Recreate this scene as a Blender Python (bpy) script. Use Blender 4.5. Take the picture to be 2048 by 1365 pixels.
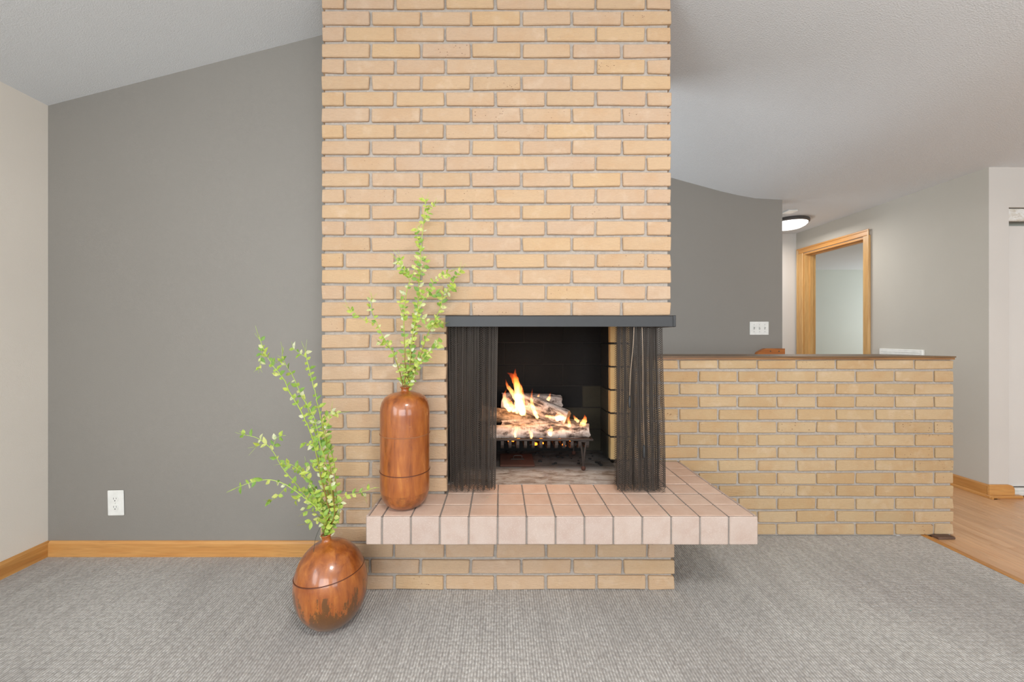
import bpy, math, random
from mathutils import Vector, Matrix
from mathutils.geometry import interpolate_bezier
R = random.Random(7)
C = bpy.context.scene.collection
SC = bpy.context.scene
for o in list(bpy.data.objects):
    bpy.data.objects.remove(o)

# ------------------------------------------------------------------ camera
F, VX, VY, CH = 790.0, 1000.0, 672.0, 1.12
cam = bpy.data.cameras.new('camera'); camo = bpy.data.objects.new('camera', cam); C.objects.link(camo)
camo.location = (0, 0, CH); camo.rotation_euler = (math.pi/2, 0, 0)
cam.sensor_width = 36; cam.lens = F*36/2048
cam.shift_x = (1024-VX)/2048; cam.shift_y = -(682.5-VY)/2048
cam.clip_start = .02
SC.camera = camo

# ------------------------------------------------------------------ world, lights, exposure
w = bpy.data.worlds.new('world'); SC.world = w; w.use_nodes = True
w.node_tree.nodes['Background'].inputs[0].default_value = (.86, .93, 1, 1)
w.node_tree.nodes['Background'].inputs[1].default_value = 1.0
SC.view_settings.view_transform = 'Standard'; SC.view_settings.look = 'None'
SC.view_settings.gamma = 1; SC.view_settings.use_curve_mapping = False
SC.view_settings.exposure = 0.0

def area(name, loc, target, sx, sy, power, col=(1, 1, 1)):
    l = bpy.data.lights.new(name, 'AREA'); l.shape = 'RECTANGLE'; l.size = sx; l.size_y = sy
    l.energy = power; l.color = col
    o = bpy.data.objects.new(name, l); C.objects.link(o); o.location = loc
    o.rotation_euler = (Vector(target)-Vector(loc)).to_track_quat('-Z', 'Y').to_euler()
    return o
area('window_daylight', (-.4, -3.45, 1.45), (-.4, 2, 1.35), 2.6, 1.7, 104, (.88, .95, 1))
area('window_daylight', (3.0, -3.45, 1.45), (3.0, 2, 1.2), 2.0, 1.7, 48, (.88, .95, 1))
area('window_daylight', (-2.2, -1.2, 1.45), (2, -.6, 1.1), 1.8, 1.5, 50, (.88, .95, 1))
area('bedroom_daylight', (7.9, 5.6, 1.35), (4.5, 5.6, 2.3), 1.6, 1.2, 64, (.88, .95, 1))
area('top_fill_light', (.5, -.55, 2.66), (.5, -.45, 0), .5, .5, 46, (1, .97, .93))  # added fill from above, no fixture here; deepens shade under the bricks
area('foyer_daylight', (-.4, 2.95, 1.5), (2.0, 2.9, 2.5), 0.7, 1.0, 12, (.92, .97, 1))
area('fill_uplight', (1.6, -.6, 1.75), (1.9, -.1, 2.4), .8, .8, 16, (.95, .98, 1))  # added unseen uplight that brightens the ceiling
area('hall_light_light', (2.92, 4.0, 2.19), (2.92, 4.0, 0), .28, .28, 8, (1, .97, .92))

# ------------------------------------------------------------------ material helpers
def lin(c):
    return tuple(((v/255)/12.92 if v/255 <= .04045 else ((v/255+.055)/1.055)**2.4) for v in c)+(1,)
class NT:
    def __init__(s, name):
        s.m = bpy.data.materials.new(name); s.m.use_nodes = True
        s.t = s.m.node_tree; s.b = s.t.nodes['Principled BSDF']; s.out = s.t.nodes['Material Output']
    def n(s, typ, **kw):
        nd = s.t.nodes.new(typ)
        for k, v in kw.items():
            if k[0] == 'i' and k[1:].isdigit(): s.link(v, nd.inputs[int(k[1:])])
            elif k in nd.inputs.keys() if hasattr(nd, 'inputs') else False: s.link(v, nd.inputs[k])
            else: setattr(nd, k, v)
        return nd
    def link(s, a, b):
        if hasattr(a, 'is_output'): s.t.links.new(a, b)
        elif isinstance(a, bpy.types.Node): s.t.links.new(a.outputs[0], b)
        else: b.default_value = a
    def math(s, op, a, b=0.0, c=0.0):
        nd = s.t.nodes.new('ShaderNodeMath'); nd.operation = op
        s.link(a, nd.inputs[0]); s.link(b, nd.inputs[1]); s.link(c, nd.inputs[2]); return nd.outputs[0]
    def coord(s, kind='Object', scale=(1, 1, 1), rnd=0):
        tc = s.t.nodes.new('ShaderNodeTexCoord'); mp = s.t.nodes.new('ShaderNodeMapping')
        s.t.links.new(tc.outputs[kind], mp.inputs[0]); mp.inputs['Scale'].default_value = scale
        if rnd:
            oi = s.t.nodes.new('ShaderNodeObjectInfo')
            cb = s.t.nodes.new('ShaderNodeCombineXYZ')
            for k in range(3): s.link(s.math('MULTIPLY', oi.outputs['Random'], rnd*(1+k*1.7)), cb.inputs[k])
            s.t.links.new(cb.outputs[0], mp.inputs['Location'])
        return mp.outputs[0]
    def noise(s, vec, scale=5, detail=4, rough=.5, dist=0):
        nd = s.t.nodes.new('ShaderNodeTexNoise'); s.t.links.new(vec, nd.inputs['Vector'])
        nd.inputs['Scale'].default_value = scale; nd.inputs['Detail'].default_value = detail
        nd.inputs['Roughness'].default_value = rough; nd.inputs['Distortion'].default_value = dist
        return nd.outputs[0]
    def ramp(s, fac, stops):
        nd = s.t.nodes.new('ShaderNodeValToRGB'); s.link(fac, nd.inputs[0])
        el = nd.color_ramp.elements
        while len(el) < len(stops): el.new(.5)
        for e, (p, c) in zip(el, stops):
            e.position = p; e.color = c if len(c) == 4 else (*c, 1)
        return nd.outputs[0]
    def mix(s, fac, a, b, mode='MIX'):
        nd = s.t.nodes.new('ShaderNodeMix'); nd.data_type = 'RGBA'; nd.blend_type = mode
        s.link(fac, nd.inputs[0]); s.link(a, nd.inputs[6]); s.link(b, nd.inputs[7]); return nd.outputs[2]
    def bump(s, h, dist=.002, strength=1.0):
        nd = s.t.nodes.new('ShaderNodeBump'); s.link(h, nd.inputs['Height'])
        nd.inputs['Distance'].default_value = dist; nd.inputs['Strength'].default_value = strength
        s.t.links.new(nd.outputs[0], s.b.inputs['Normal'])
    def set(s, **kw):
        for k, v in kw.items(): s.link(v, s.b.inputs[k.replace('_', ' ')])
        return s.m
BW = lambda a: (a, a, a, 1)

def mat_paint(name, col, bscale=260, bdist=.0006, rough=.75, var=.03):
    t = NT(name); v = t.coord()
    n1 = t.noise(v, 1.3, 3)
    c = t.mix(n1, lin([x*(1-var) for x in col]), lin([min(255, x*(1+var)) for x in col]))
    t.bump(t.noise(v, bscale, 3, .6), bdist, .6)
    return t.set(Base_Color=c, Roughness=rough)
def mat_plain(name, col, rough=.5, metal=0, coat=0):
    t = NT(name); v = t.coord()
    c = t.mix(t.noise(v, 30, 3), lin([x*.93 for x in col]), lin([min(255, x*1.05) for x in col]))
    return t.set(Base_Color=c, Roughness=rough, Metallic=metal, Coat_Weight=coat)

def mat_brick(name, a, b, c3, stain=.5, pores=.2):
    t = NT(name); v = t.coord(rnd=37)
    oi = t.t.nodes.new('ShaderNodeObjectInfo').outputs['Random']
    base = t.ramp(oi, [(0, lin(a)), (.35, lin(b)), (.7, lin(c3)), (1, lin([x*.97 for x in a]))])
    blot = t.noise(v, 7, 3, .6)
    base = t.mix(t.math('MULTIPLY', t.ramp(blot, [(.45, BW(0)), (.75, BW(1))]), stain), base, lin([c3[0]*.93, c3[1]*.82, c3[2]*.66]))
    vs = t.coord(scale=(1.0, 1.0, 7.0), rnd=21)
    st = t.noise(vs, 45, 4, .65)
    base = t.mix(t.math('MULTIPLY', st, .5), base, lin([x*.80 for x in b]))
    lt = t.noise(v, 12, 4, .6)
    base = t.mix(t.math('MULTIPLY', t.ramp(lt, [(.56, BW(0)), (.74, BW(1))]), .22), base, lin((226, 208, 186)))
    # dark pores, more on some bricks than on others
    vo = t.t.nodes.new('ShaderNodeTexVoronoi'); t.t.links.new(t.coord(scale=(.75, 1, 1.15), rnd=29), vo.inputs['Vector']); vo.inputs['Scale'].default_value = 75
    thr = t.math('ADD', .04, t.math('MULTIPLY', t.math('POWER', t.math('FRACT', t.math('MULTIPLY', oi, 13.7)), 7), pores))
    pore = t.math('MULTIPLY', t.math('LESS_THAN', vo.outputs['Distance'], thr), t.math('GREATER_THAN', t.noise(v, 20, 1), .5))
    base = t.mix(t.math('MULTIPLY', pore, .75), base, lin((96, 62, 40)))
    h = t.math('SUBTRACT', t.math('ADD', st, t.math('MULTIPLY', t.noise(v, 160, 3), .5)), t.math('MULTIPLY', pore, 1.2))
    t.bump(h, .003, .9)
    return t.set(Base_Color=base, Roughness=.88)
def mat_mortar(name, col):
    t = NT(name); v = t.coord()
    c = t.mix(t.noise(v, 60, 5, .7), lin([x*.78 for x in col]), lin([min(255, x*1.12) for x in col]))
    t.bump(t.noise(v, 220, 4, .7), .004, 1)
    return t.set(Base_Color=c, Roughness=.95)
def mat_wood(name, a, b, axis=0, sc=1, rough=.4, rnd=11):
    t = NT(name); s = [9*sc]*3; s[axis] = .8*sc
    v = t.coord(scale=tuple(s), rnd=rnd)
    n1 = t.noise(v, 3, 6, .6, .8); s2 = [70*sc]*3; s2[axis] = 2.5*sc
    n2 = t.noise(t.coord(scale=tuple(s2), rnd=rnd), 3, 3, .6)
    c = t.mix(t.ramp(n1, [(.32, BW(0)), (.7, BW(1))]), lin(a), lin(b))
    c = t.mix(t.math('MULTIPLY', t.ramp(n2, [(.5, BW(0)), (.75, BW(1))]), .45), c, lin([x*.68 for x in b]))
    if rnd:
        oi = t.t.nodes.new('ShaderNodeObjectInfo').outputs['Random']
        c = t.mix(t.math('MULTIPLY', oi, .4), c, lin([x*.86 for x in b]))
    t.bump(n2, .0004, .5)
    return t.set(Base_Color=c, Roughness=rough, Coat_Weight=.15, Coat_Roughness=.3)

M = {}
M['ceiling'] = mat_paint('ceiling_paint', (224, 226, 228), 190, .0035, .9, .01)
M['tan'] = mat_paint('tan_wall_paint', (231, 223, 212), 260, .0008)
M['tan_shaded'] = mat_paint('tan_wall_paint_shaded', (193, 187, 176), 260, .0008)  # same tan wall paint, darkened to put the hall's dimmer light into its colour
M['offwhite'] = mat_paint('off_white_wall_paint', (214, 209, 203), 260, .0008)
M['grey'] = mat_paint('grey_wall_paint', (138, 133, 126), 260, .0008, .6)
M['sage'] = mat_paint('bedroom_paint', (205, 208, 198), 260, .0006)
M['white_door'] = mat_paint('white_door_paint', (222, 218, 213), 100, .0003, .5, .01)
M['brick'] = mat_brick('buff_brick', (206, 174, 140), (201, 171, 144), (209, 175, 134), .3, .10)
M['brick2'] = mat_brick('yellow_brick', (199, 169, 128), (205, 177, 140), (197, 163, 119), .45)
M['mortar'] = mat_mortar('mortar', (186, 176, 166))
M['oak_x'] = mat_wood('oak_along_wall', (226, 172, 104), (205, 142, 76), 0)
M['oak_y'] = mat_wood('oak_in_depth', (216, 160, 92), (190, 128, 62), 1)
M['oak_z'] = mat_wood('oak_upright', (224, 182, 120), (202, 152, 90), 2)
M['floor_wood'] = mat_wood('hardwood_floor', (232, 188, 144), (204, 152, 106), 1, 1, .35, 23)
M['cap_wood'] = mat_wood('cap_wood', (128, 96, 60), (84, 58, 34), 0, 1, .45)
M['cap_edge'] = mat_wood('cap_edge_wood', (158, 112, 66), (112, 74, 40), 0, 1, .4)
M['red_wood'] = mat_wood('red_oak', (196, 118, 42), (150, 78, 22), 0, 1.4, .3)
M['white'] = mat_plain('white_plastic', (236, 235, 230), .35)
M['slot'] = mat_plain('dark_slot', (70, 68, 66), .6)
M['screw'] = mat_plain('painted_screw', (200, 200, 196), .35, .3)
M['black_metal'] = mat_plain('black_painted_metal', (42, 42, 43), .45, .0)
M['iron'] = mat_plain('dark_iron', (66, 58, 54), .55, .5)
M['rust'] = mat_plain('rusted_iron', (78, 48, 37), .85, .2)
M['chain'] = mat_plain('wire_mesh_metal', (92, 83, 76), .5, .4)
M['brass'] = mat_plain('chain_metal', (170, 150, 130), .35, .8)
M['dark_rim'] = mat_plain('dark_bronze_rim', (92, 88, 86), .4, .5)

def mat_tile(name, a, b, grain=0):
    t = NT(name); v = t.coord(rnd=19)
    oi = t.t.nodes.new('ShaderNodeObjectInfo').outputs['Random']
    c = t.mix(oi, lin(a), lin(b))
    c = t.mix(t.math('MULTIPLY', t.ramp(t.noise(v, 18, 4, .6), [(.4, BW(0)), (.75, BW(1))]), .4), c, lin([a[0]*.9, a[1]*.82, a[2]*.76]))
    sp = t.ramp(t.noise(v, 260, 2, .6), [(.58, BW(0)), (.7, BW(1))])
    c = t.mix(t.math('MULTIPLY', sp, 0.2+.08*grain), c, lin((226, 214, 204)))
    t.bump(t.noise(v, 120, 4, .6), .0012, .7)
    return t.set(Base_Color=c, Roughness=.62)
M['tile'] = mat_tile('pink_quarry_tile', (208, 178, 159), (216, 187, 168))
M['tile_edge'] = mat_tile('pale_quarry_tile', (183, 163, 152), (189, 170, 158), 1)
M['grout'] = mat_mortar('grey_grout', (146, 136, 128))

def mat_carpet():
    t = NT('ribbed_grey_carpet'); v = t.coord()
    sep = t.t.nodes.new('ShaderNodeSeparateXYZ'); t.t.links.new(v, sep.inputs[0])
    X, Y = sep.outputs[0], sep.outputs[1]
    wob = t.math('MULTIPLY', t.math('SUBTRACT', t.noise(t.coord(scale=(1, .35, 1)), 9, 2, .5), .5), .006)
    xs = t.math('ADD', X, wob)
    rib = t.math('SINE', t.math('MULTIPLY', xs, 2*math.pi/.0105))
    cb = t.t.nodes.new('ShaderNodeCombineXYZ'); t.link(t.math('MULTIPLY', xs, 95.24), cb.inputs[0]); t.link(t.math('MULTIPLY', Y, 60), cb.inputs[1])
    vo = t.t.nodes.new('ShaderNodeTexVoronoi'); t.t.links.new(cb.outputs[0], vo.inputs['Vector']); vo.inputs['Scale'].default_value = 1.0
    vo.inputs['Randomness'].default_value = .6
    d = vo.outputs['Distance']
    big = t.noise(t.coord(scale=(1, .7, 1)), 1.5, 3, .55, .5)
    streak = t.noise(t.coord(scale=(16, .9, 1)), 1.6, 3, .6)
    fine = t.noise(v, 330, 2, .6)
    lay = t.math('ADD', t.math('MULTIPLY', big, .6), t.math('MULTIPLY', streak, .4))
    c = t.mix(t.ramp(lay, [(.40, BW(0)), (.60, BW(1))]), lin((196, 191, 186)), lin((232, 228, 222)))
    c = t.mix(t.ramp(d, [(.35, BW(0)), (.75, BW(.5))]), c, lin((140, 135, 131)))
    c = t.mix(t.math('MULTIPLY', t.ramp(rib, [(.0, BW(1)), (.5, BW(0))]), .40), c, lin((128, 122, 118)))
    c = t.mix(t.math('MULTIPLY', t.ramp(fine, [(.35, BW(1)), (.6, BW(0))]), .45), c, lin((150, 145, 141)))
    h = t.math('ADD', t.math('SUBTRACT', t.math('MULTIPLY', rib, .22), t.math('MULTIPLY', d, 1.0)), t.math('MULTIPLY', fine, .5))
    t.bump(h, .006, .9)
    return t.set(Base_Color=c, Roughness=.97, Sheen_Weight=.15)
M['carpet'] = mat_carpet()

def mat_soot(name, a, b, s=9):
    t = NT(name); v = t.coord(rnd=5)
    c = t.mix(t.noise(v, s, 5, .65), lin(a), lin(b))
    t.bump(t.noise(v, 90, 4, .6), .002, .8)
    return t.set(Base_Color=c, Roughness=.9)
M['chip'] = mat_soot('dark_brown_chip', (70, 50, 38), (120, 92, 74))
M['soot'] = mat_soot('sooty_firebrick', (7, 6, 6), (20, 18, 16))
M['soot_joint'] = mat_soot('sooty_joint', (24, 21, 19), (44, 40, 36))
M['firebrick'] = mat_soot('yellow_firebrick', (196, 162, 108), (222, 188, 134))
M['soot_mid'] = mat_soot('half_sooted_firebrick', (24, 22, 18), (66, 60, 44), 6)
M['soot_black'] = mat_soot('black_soot', (6, 6, 6), (16, 15, 14))
def mat_ash():
    t = NT('ash_covered_firebrick_floor'); v = t.coord()
    n = t.noise(t.coord(scale=(.7, 1.6, 1)), 14, 6, .7, .5)
    c = t.ramp(n, [(.3, lin((88, 80, 74))), (.42, lin((140, 128, 118))), (.52, lin((168, 164, 160))), (.7, lin((196, 194, 192)))])
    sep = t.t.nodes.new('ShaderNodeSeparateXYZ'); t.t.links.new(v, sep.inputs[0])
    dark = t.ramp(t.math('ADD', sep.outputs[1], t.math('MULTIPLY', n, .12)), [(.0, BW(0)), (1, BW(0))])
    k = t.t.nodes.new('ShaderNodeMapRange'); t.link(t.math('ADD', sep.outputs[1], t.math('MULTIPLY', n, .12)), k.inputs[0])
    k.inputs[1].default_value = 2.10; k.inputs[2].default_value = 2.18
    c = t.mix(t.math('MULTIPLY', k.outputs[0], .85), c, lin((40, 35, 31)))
    t.bump(n, .006, .8)
    return t.set(Base_Color=c, Roughness=.95)
M['ash'] = mat_ash()

def mat_vase(name, patches):
    t = NT(name); v = t.coord()
    st = t.noise(t.coord(scale=(1, 1, .16)), 34, 5, .62, .5)
    c = t.ramp(st, [(.28, lin((110, 54, 20))), (.42, lin((146, 78, 30))), (.58, lin((166, 94, 38))), (.75, lin((188, 120, 54)))])
    c = t.mix(t.math('MULTIPLY', t.ramp(t.noise(v, 9, 4, .6), [(.5, BW(0)), (.7, BW(1))]), .5), c, lin((128, 60, 30)))
    sc = t.ramp(t.noise(t.coord(scale=(1, 1, 2.5)), 70, 4, .8), [(.66, BW(0)), (.72, BW(1))])
    c = t.mix(t.math('MULTIPLY', sc, .45), c, lin((214, 168, 120)))
    sep = t.t.nodes.new('ShaderNodeSeparateXYZ'); t.t.links.new(v, sep.inputs[0])
    z = sep.outputs[2]
    if patches:
        pn = t.noise(t.coord(scale=(1, 1, .35)), 26, 6, .75, .2)
        m = t.math('ADD', pn, t.math('MULTIPLY', t.math('SUBTRACT', .155, z), 1.1))
        a = t.math('MULTIPLY', t.ramp(m, [(.50, BW(0)), (.535, BW(1))]), t.math('LESS_THAN', t.math('ABSOLUTE', t.math('SUBTRACT', z, .10)), .082))
        c = t.mix(t.math('MULTIPLY', a, .85), c, lin((92, 62, 30)))
    else:
        m = t.math('MULTIPLY', t.ramp(t.noise(v, 22, 5, .7), [(.45, BW(0)), (.6, BW(1))]), t.math('LESS_THAN', z, .07))
        c = t.mix(t.math('MULTIPLY', m, .55), c, lin((98, 56, 26)))
    t.bump(t.noise(v, 40, 4, .6), .0012, .5)
    return t.set(Base_Color=c, Roughness=.3, Coat_Weight=.6, Coat_Roughness=.1)
M['vase_tall'] = mat_vase('brown_glazed_leather', False)
M['vase_round'] = mat_vase('brown_flaking_glaze', True)
M['seam'] = mat_plain('stitched_seam', (150, 96, 60), .5)
M['seam_dark'] = mat_plain('dark_seam', (96, 48, 26), .45)

def mat_leaf():
    t = NT('variegated_leaf'); oi = t.t.nodes.new('ShaderNodeObjectInfo').outputs['Random']
    c = t.ramp(oi, [(0, lin((118, 158, 72))), (.3, lin((160, 190, 80))), (.6, lin((192, 206, 88))), (.82, lin((208, 212, 122))), (1, lin((220, 222, 190)))])
    n = t.noise(t.coord(rnd=9), 70, 3, .6)
    c = t.mix(t.ramp(n, [(.5, BW(0)), (.65, BW(.6))]), c, lin((104, 150, 60)))
    t.set(Base_Color=c, Roughness=.45)
    tr = t.t.nodes.new('ShaderNodeBsdfTranslucent'); t.link(c, tr.inputs[0])
    mx = t.t.nodes.new('ShaderNodeMixShader'); mx.inputs[0].default_value = .3
    t.t.links.new(t.b.outputs[0], mx.inputs[1]); t.t.links.new(tr.outputs[0], mx.inputs[2])
    t.t.links.new(mx.outputs[0], t.out.inputs[0]); return t.m
M['leaf'] = mat_leaf()
def mat_stem():
    t = NT('green_brown_stem'); sep = t.t.nodes.new('ShaderNodeSeparateXYZ'); t.t.links.new(t.coord('Generated'), sep.inputs[0])
    c = t.ramp(sep.outputs[2], [(.05, lin((120, 76, 36))), (.30, lin((134, 108, 46))), (.5, lin((150, 168, 60))), (1, lin((176, 204, 84)))])
    return t.set(Base_Color=c, Roughness=.5)
M['stem'] = mat_stem()
M['wire'] = mat_plain('dark_green_wire', (60, 66, 50), .6)
def mat_bark(name, a, b, d):
    t = NT(name); v = t.coord(scale=(.5, 1, 1), rnd=13)
    n = t.noise(v, 26, 5, .65, .3)
    c = t.ramp(n, [(.38, lin(d)), (.46, lin(b)), (.56, lin(a)), (.8, lin([min(255, x*1.05) for x in a]))])
    l = t.noise(t.coord(scale=(7, .8, .8), rnd=3), 20, 3, .6)
    c = t.mix(t.math('MULTIPLY', t.ramp(l, [(.58, BW(0)), (.68, BW(1))]), .6), c, lin(d))
    t.bump(n, .006, .9)
    return t.set(Base_Color=c, Roughness=.85)
M['birch'] = mat_bark('birch_bark', (190, 176, 168), (150, 132, 122), (62, 48, 42))
M['bark'] = mat_bark('brown_bark', (150, 128, 106), (112, 90, 70), (56, 42, 32))
M['log_end'] = mat_plain('cut_log_end', (190, 152, 112), .8)
def mat_flame():
    t = NT('flame'); t.t.nodes.remove(t.b)
    sep = t.t.nodes.new('ShaderNodeSeparateXYZ'); t.t.links.new(t.coord('Generated'), sep.inputs[0])
    z = sep.outputs[2]
    c = t.ramp(z, [(0, (1, .55, .22, 1)), (.5, (1, .42, .11, 1)), (.8, (1, .16, .02, 1)), (1, (1, .08, .01, 1))])
    e = t.t.nodes.new('ShaderNodeEmission'); t.link(c, e.inputs[0])
    n = t.noise(t.coord(scale=(1, 1, .4)), 60, 2, .5)
    k = t.math('MULTIPLY', t.ramp(n, [(.3, BW(.45)), (.65, BW(1))]), t.math('MULTIPLY', t.math('SUBTRACT', 1.12, z), 210))
    t.link(k, e.inputs[1])
    t.t.links.new(e.outputs[0], t.out.inputs['Volume']); return t.m
M['flame'] = mat_flame()
def mat_emit(name, col, s):
    t = NT(name); return t.set(Base_Color=lin(col), Emission_Color=lin(col), Emission_Strength=s)
M['lamp_glass'] = mat_emit('lit_frosted_glass', (255, 252, 246), 2.2)
M['ember'] = mat_emit('glowing_ember', (255, 120, 30), 5)

# ------------------------------------------------------------------ object helpers
def link(name, me, mats=None, parent=None):
    if mats is not None:
        for m in (mats if isinstance(mats, (list, tuple)) else [mats]): me.materials.append(m)
    o = bpy.data.objects.new(name, me); C.objects.link(o)
    if parent: o.parent = parent
    return o
def tag(o, label=None, cat=None, group=None, kind=None):
    if label: o['label'] = label
    if cat: o['category'] = cat
    if group: o['group'] = group
    if kind: o['kind'] = kind
    return o
def empty(name, loc, label, cat, group=None, kind=None):
    o = bpy.data.objects.new(name, None); o.empty_display_size = .05; C.objects.link(o); o.location = loc
    return tag(o, label, cat, group, kind)
def mesh(name, vs, fs, smooth=False, mi=None):
    me = bpy.data.meshes.new(name); me.from_pydata([tuple(v) for v in vs], [], fs)
    if smooth: me.polygons.foreach_set('use_smooth', [True]*len(me.polygons))
    if mi: me.polygons.foreach_set('material_index', mi)
    me.update(); return me
class MB:
    def __init__(s): s.v = []; s.f = []; s.mi = []
    def add(s, vs, fs, mi=0):
        n = len(s.v); s.v += [tuple(v) for v in vs]; s.f += [tuple(i+n for i in f) for f in fs]; s.mi += [mi]*len(fs); return s
    def box(s, x0, y0, z0, x1, y1, z1, mi=0, M4=None):
        vs = [Vector((x, y, z)) for z in (z0, z1) for y in (y0, y1) for x in (x0, x1)]
        if M4: vs = [M4 @ v for v in vs]
        return s.add(vs, [(0, 2, 3, 1), (4, 5, 7, 6), (0, 1, 5, 4), (2, 6, 7, 3), (0, 4, 6, 2), (1, 3, 7, 5)], mi)
    def cbox(s, x0, y0, z0, x1, y1, z1, b=.002, mi=0, jit=0):
        v, f = chamfer(x1-x0, y1-y0, z1-z0, b, jit)
        c = Vector(((x0+x1)/2, (y0+y1)/2, (z0+z1)/2))
        return s.add([Vector(p)+c for p in v], f, mi)
    def tube(s, pts, rad, n=6, mi=0, cap=True):
        pts = [Vector(p) for p in pts]; rs = rad if isinstance(rad, (list, tuple)) else [rad]*len(pts)
        up = Vector((0, 0, 1)); rings = []; prev = None
        for i, p in enumerate(pts):
            t = (pts[min(i+1, len(pts)-1)]-pts[max(i-1, 0)])
            if t.length < 1e-9: t = Vector((0, 0, 1))
            t.normalize()
            if prev is None:
                a = t.cross(up)
                if a.length < .05: a = t.cross(Vector((1, 0, 0)))
            else: a = prev-t*prev.dot(t)
            a.normalize(); prev = a; b = t.cross(a)
            rings.append([p+(a*math.cos(q)+b*math.sin(q))*rs[i] for q in [2*math.pi*k/n for k in range(n)]])
        vs = [v for r in rings for v in r]; fs = []
        for i in range(len(pts)-1):
            for k in range(n):
                fs.append((i*n+k, i*n+(k+1) % n, (i+1)*n+(k+1) % n, (i+1)*n+k))
        if cap: fs += [tuple(range(n-1, -1, -1)), tuple(range((len(pts)-1)*n, len(pts)*n))]
        return s.add(vs, fs, mi)
    def lathe(s, prof, n=32, M4=None, mi=0):
        vs = [Vector((r*math.cos(2*math.pi*k/n), r*math.sin(2*math.pi*k/n), z)) for r, z in prof for k in range(n)]
        if M4: vs = [M4 @ v for v in vs]
        fs = []
        for i in range(len(prof)-1):
            for k in range(n): fs.append((i*n+k, i*n+(k+1) % n, (i+1)*n+(k+1) % n, (i+1)*n+k))
        fs += [tuple(range(n-1, -1, -1)), tuple(range((len(prof)-1)*n, len(prof)*n))]
        return s.add(vs, fs, mi)
    def prism(s, poly, y0, y1, axis='y', mi=0):
        n = len(poly)
        if axis == 'y': vs = [(a, y, b) for y in (y0, y1) for a, b in poly]
        elif axis == 'z': vs = [(a, b, y) for y in (y0, y1) for a, b in poly]
        else: vs = [(y, a, b) for y in (y0, y1) for a, b in poly]
        fs = [tuple(range(n)), tuple(range(2*n-1, n-1, -1))]+[(i, i+n, (i+1) % n+n, (i+1) % n) for i in range(n)]
        return s.add(vs, fs, mi)
    def build(s, name, mats, parent=None, smooth=False, auto=None):
        me = mesh(name, s.v, s.f, smooth, s.mi)
        import bmesh
        bm = bmesh.new(); bm.from_mesh(me); bmesh.ops.recalc_face_normals(bm, faces=bm.faces); bm.to_mesh(me); bm.free()
        if auto: me.set_sharp_from_angle(angle=math.radians(auto))
        return link(name, me, mats, parent)
def chamfer(w, d, h, b, jit=0):
    "chamfered box centred on the origin: 24 vertices, 44 triangles"
    hw, hd, hh = w/2, d/2, h/2; vs = []; idx = {}
    for sx in (-1, 1):
        for sy in (-1, 1):
            for sz in (-1, 1):
                j = [R.uniform(-jit, jit) for _ in range(3)]
                for ax in range(3):
                    p = [sx*(hw-b), sy*(hd-b), sz*(hh-b)]; p[ax] = (sx*hw, sy*hd, sz*hh)[ax]
                    idx[(sx, sy, sz, ax)] = len(vs); vs.append((p[0]+j[0], p[1]+j[1]*.4, p[2]+j[2]))
    I = lambda x, y, z, a: idx[(x, y, z, a)]
    fs = []
    for s in (-1, 1):
        fs.append((I(s, -1, -1, 0), I(s, 1, -1, 0), I(s, 1, 1, 0), I(s, -1, 1, 0)))
        fs.append((I(-1, s, -1, 1), I(1, s, -1, 1), I(1, s, 1, 1), I(-1, s, 1, 1)))
        fs.append((I(-1, -1, s, 2), I(1, -1, s, 2), I(1, 1, s, 2), I(-1, 1, s, 2)))
    for a in (-1, 1):
        for c in (-1, 1):
            fs.append((I(-1, a, c, 1), I(1, a, c, 1), I(1, a, c, 2), I(-1, a, c, 2)))
            fs.append((I(a, -1, c, 0), I(a, 1, c, 0), I(a, 1, c, 2), I(a, -1, c, 2)))
            fs.append((I(a, c, -1, 0), I(a, c, 1, 0), I(a, c, 1, 1), I(a, c, -1, 1)))
    for x in (-1, 1):
        for y in (-1, 1):
            for z in (-1, 1): fs.append((I(x, y, z, 0), I(x, y, z, 1), I(x, y, z, 2)))
    return vs, fs
_cache = {}
def block(name, x0, y0, z0, x1, y1, z1, mat, parent, b=.003, jit=.0012, variants=6, move=.0008):
    "one brick / tile / plank: its own object, mesh shared between alike pieces"
    w, d, h = x1-x0, y1-y0, z1-z0
    key = (name, round(w, 3), round(d, 3), round(h, 3), R.randrange(variants), mat.name)
    if key not in _cache:
        v, f = chamfer(w, d, h, b, jit)
        mb = MB().add(v, f)
        me = mesh(name, mb.v, mb.f)
        import bmesh
        bm = bmesh.new(); bm.from_mesh(me); bmesh.ops.recalc_face_normals(bm, faces=bm.faces); bm.to_mesh(me); bm.free()
        me.materials.append(mat); _cache[key] = me
    o = bpy.data.objects.new(name, _cache[key]); C.objects.link(o); o.parent = parent
    o.location = Vector(((x0+x1)/2+R.uniform(-move, move), (y0+y1)/2+R.uniform(-move, move), (z0+z1)/2+R.uniform(-move, move)))-parent.location
    return o
def cat_spline(pts, k=6):
    pts = [Vector(p) for p in pts]
    if len(pts) < 3: return [pts[0].lerp(pts[-1], i/k) for i in range(k+1)]
    out = []
    P = [pts[0]*2-pts[1]]+pts+[pts[-1]*2-pts[-2]]
    for i in range(1, len(P)-2):
        for j in range(k):
            t = j/k; a, b, c, d = P[i-1:i+3]
            out.append(.5*((2*b)+(c-a)*t+(2*a-5*b+4*c-d)*t*t+(3*b-a-3*c+d)*t**3))
    out.append(pts[-1]); return out
def at(x, y, Z):
    return Vector(((x-VX)*Z/F, Z, CH-(y-VY)*Z/F))

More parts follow.
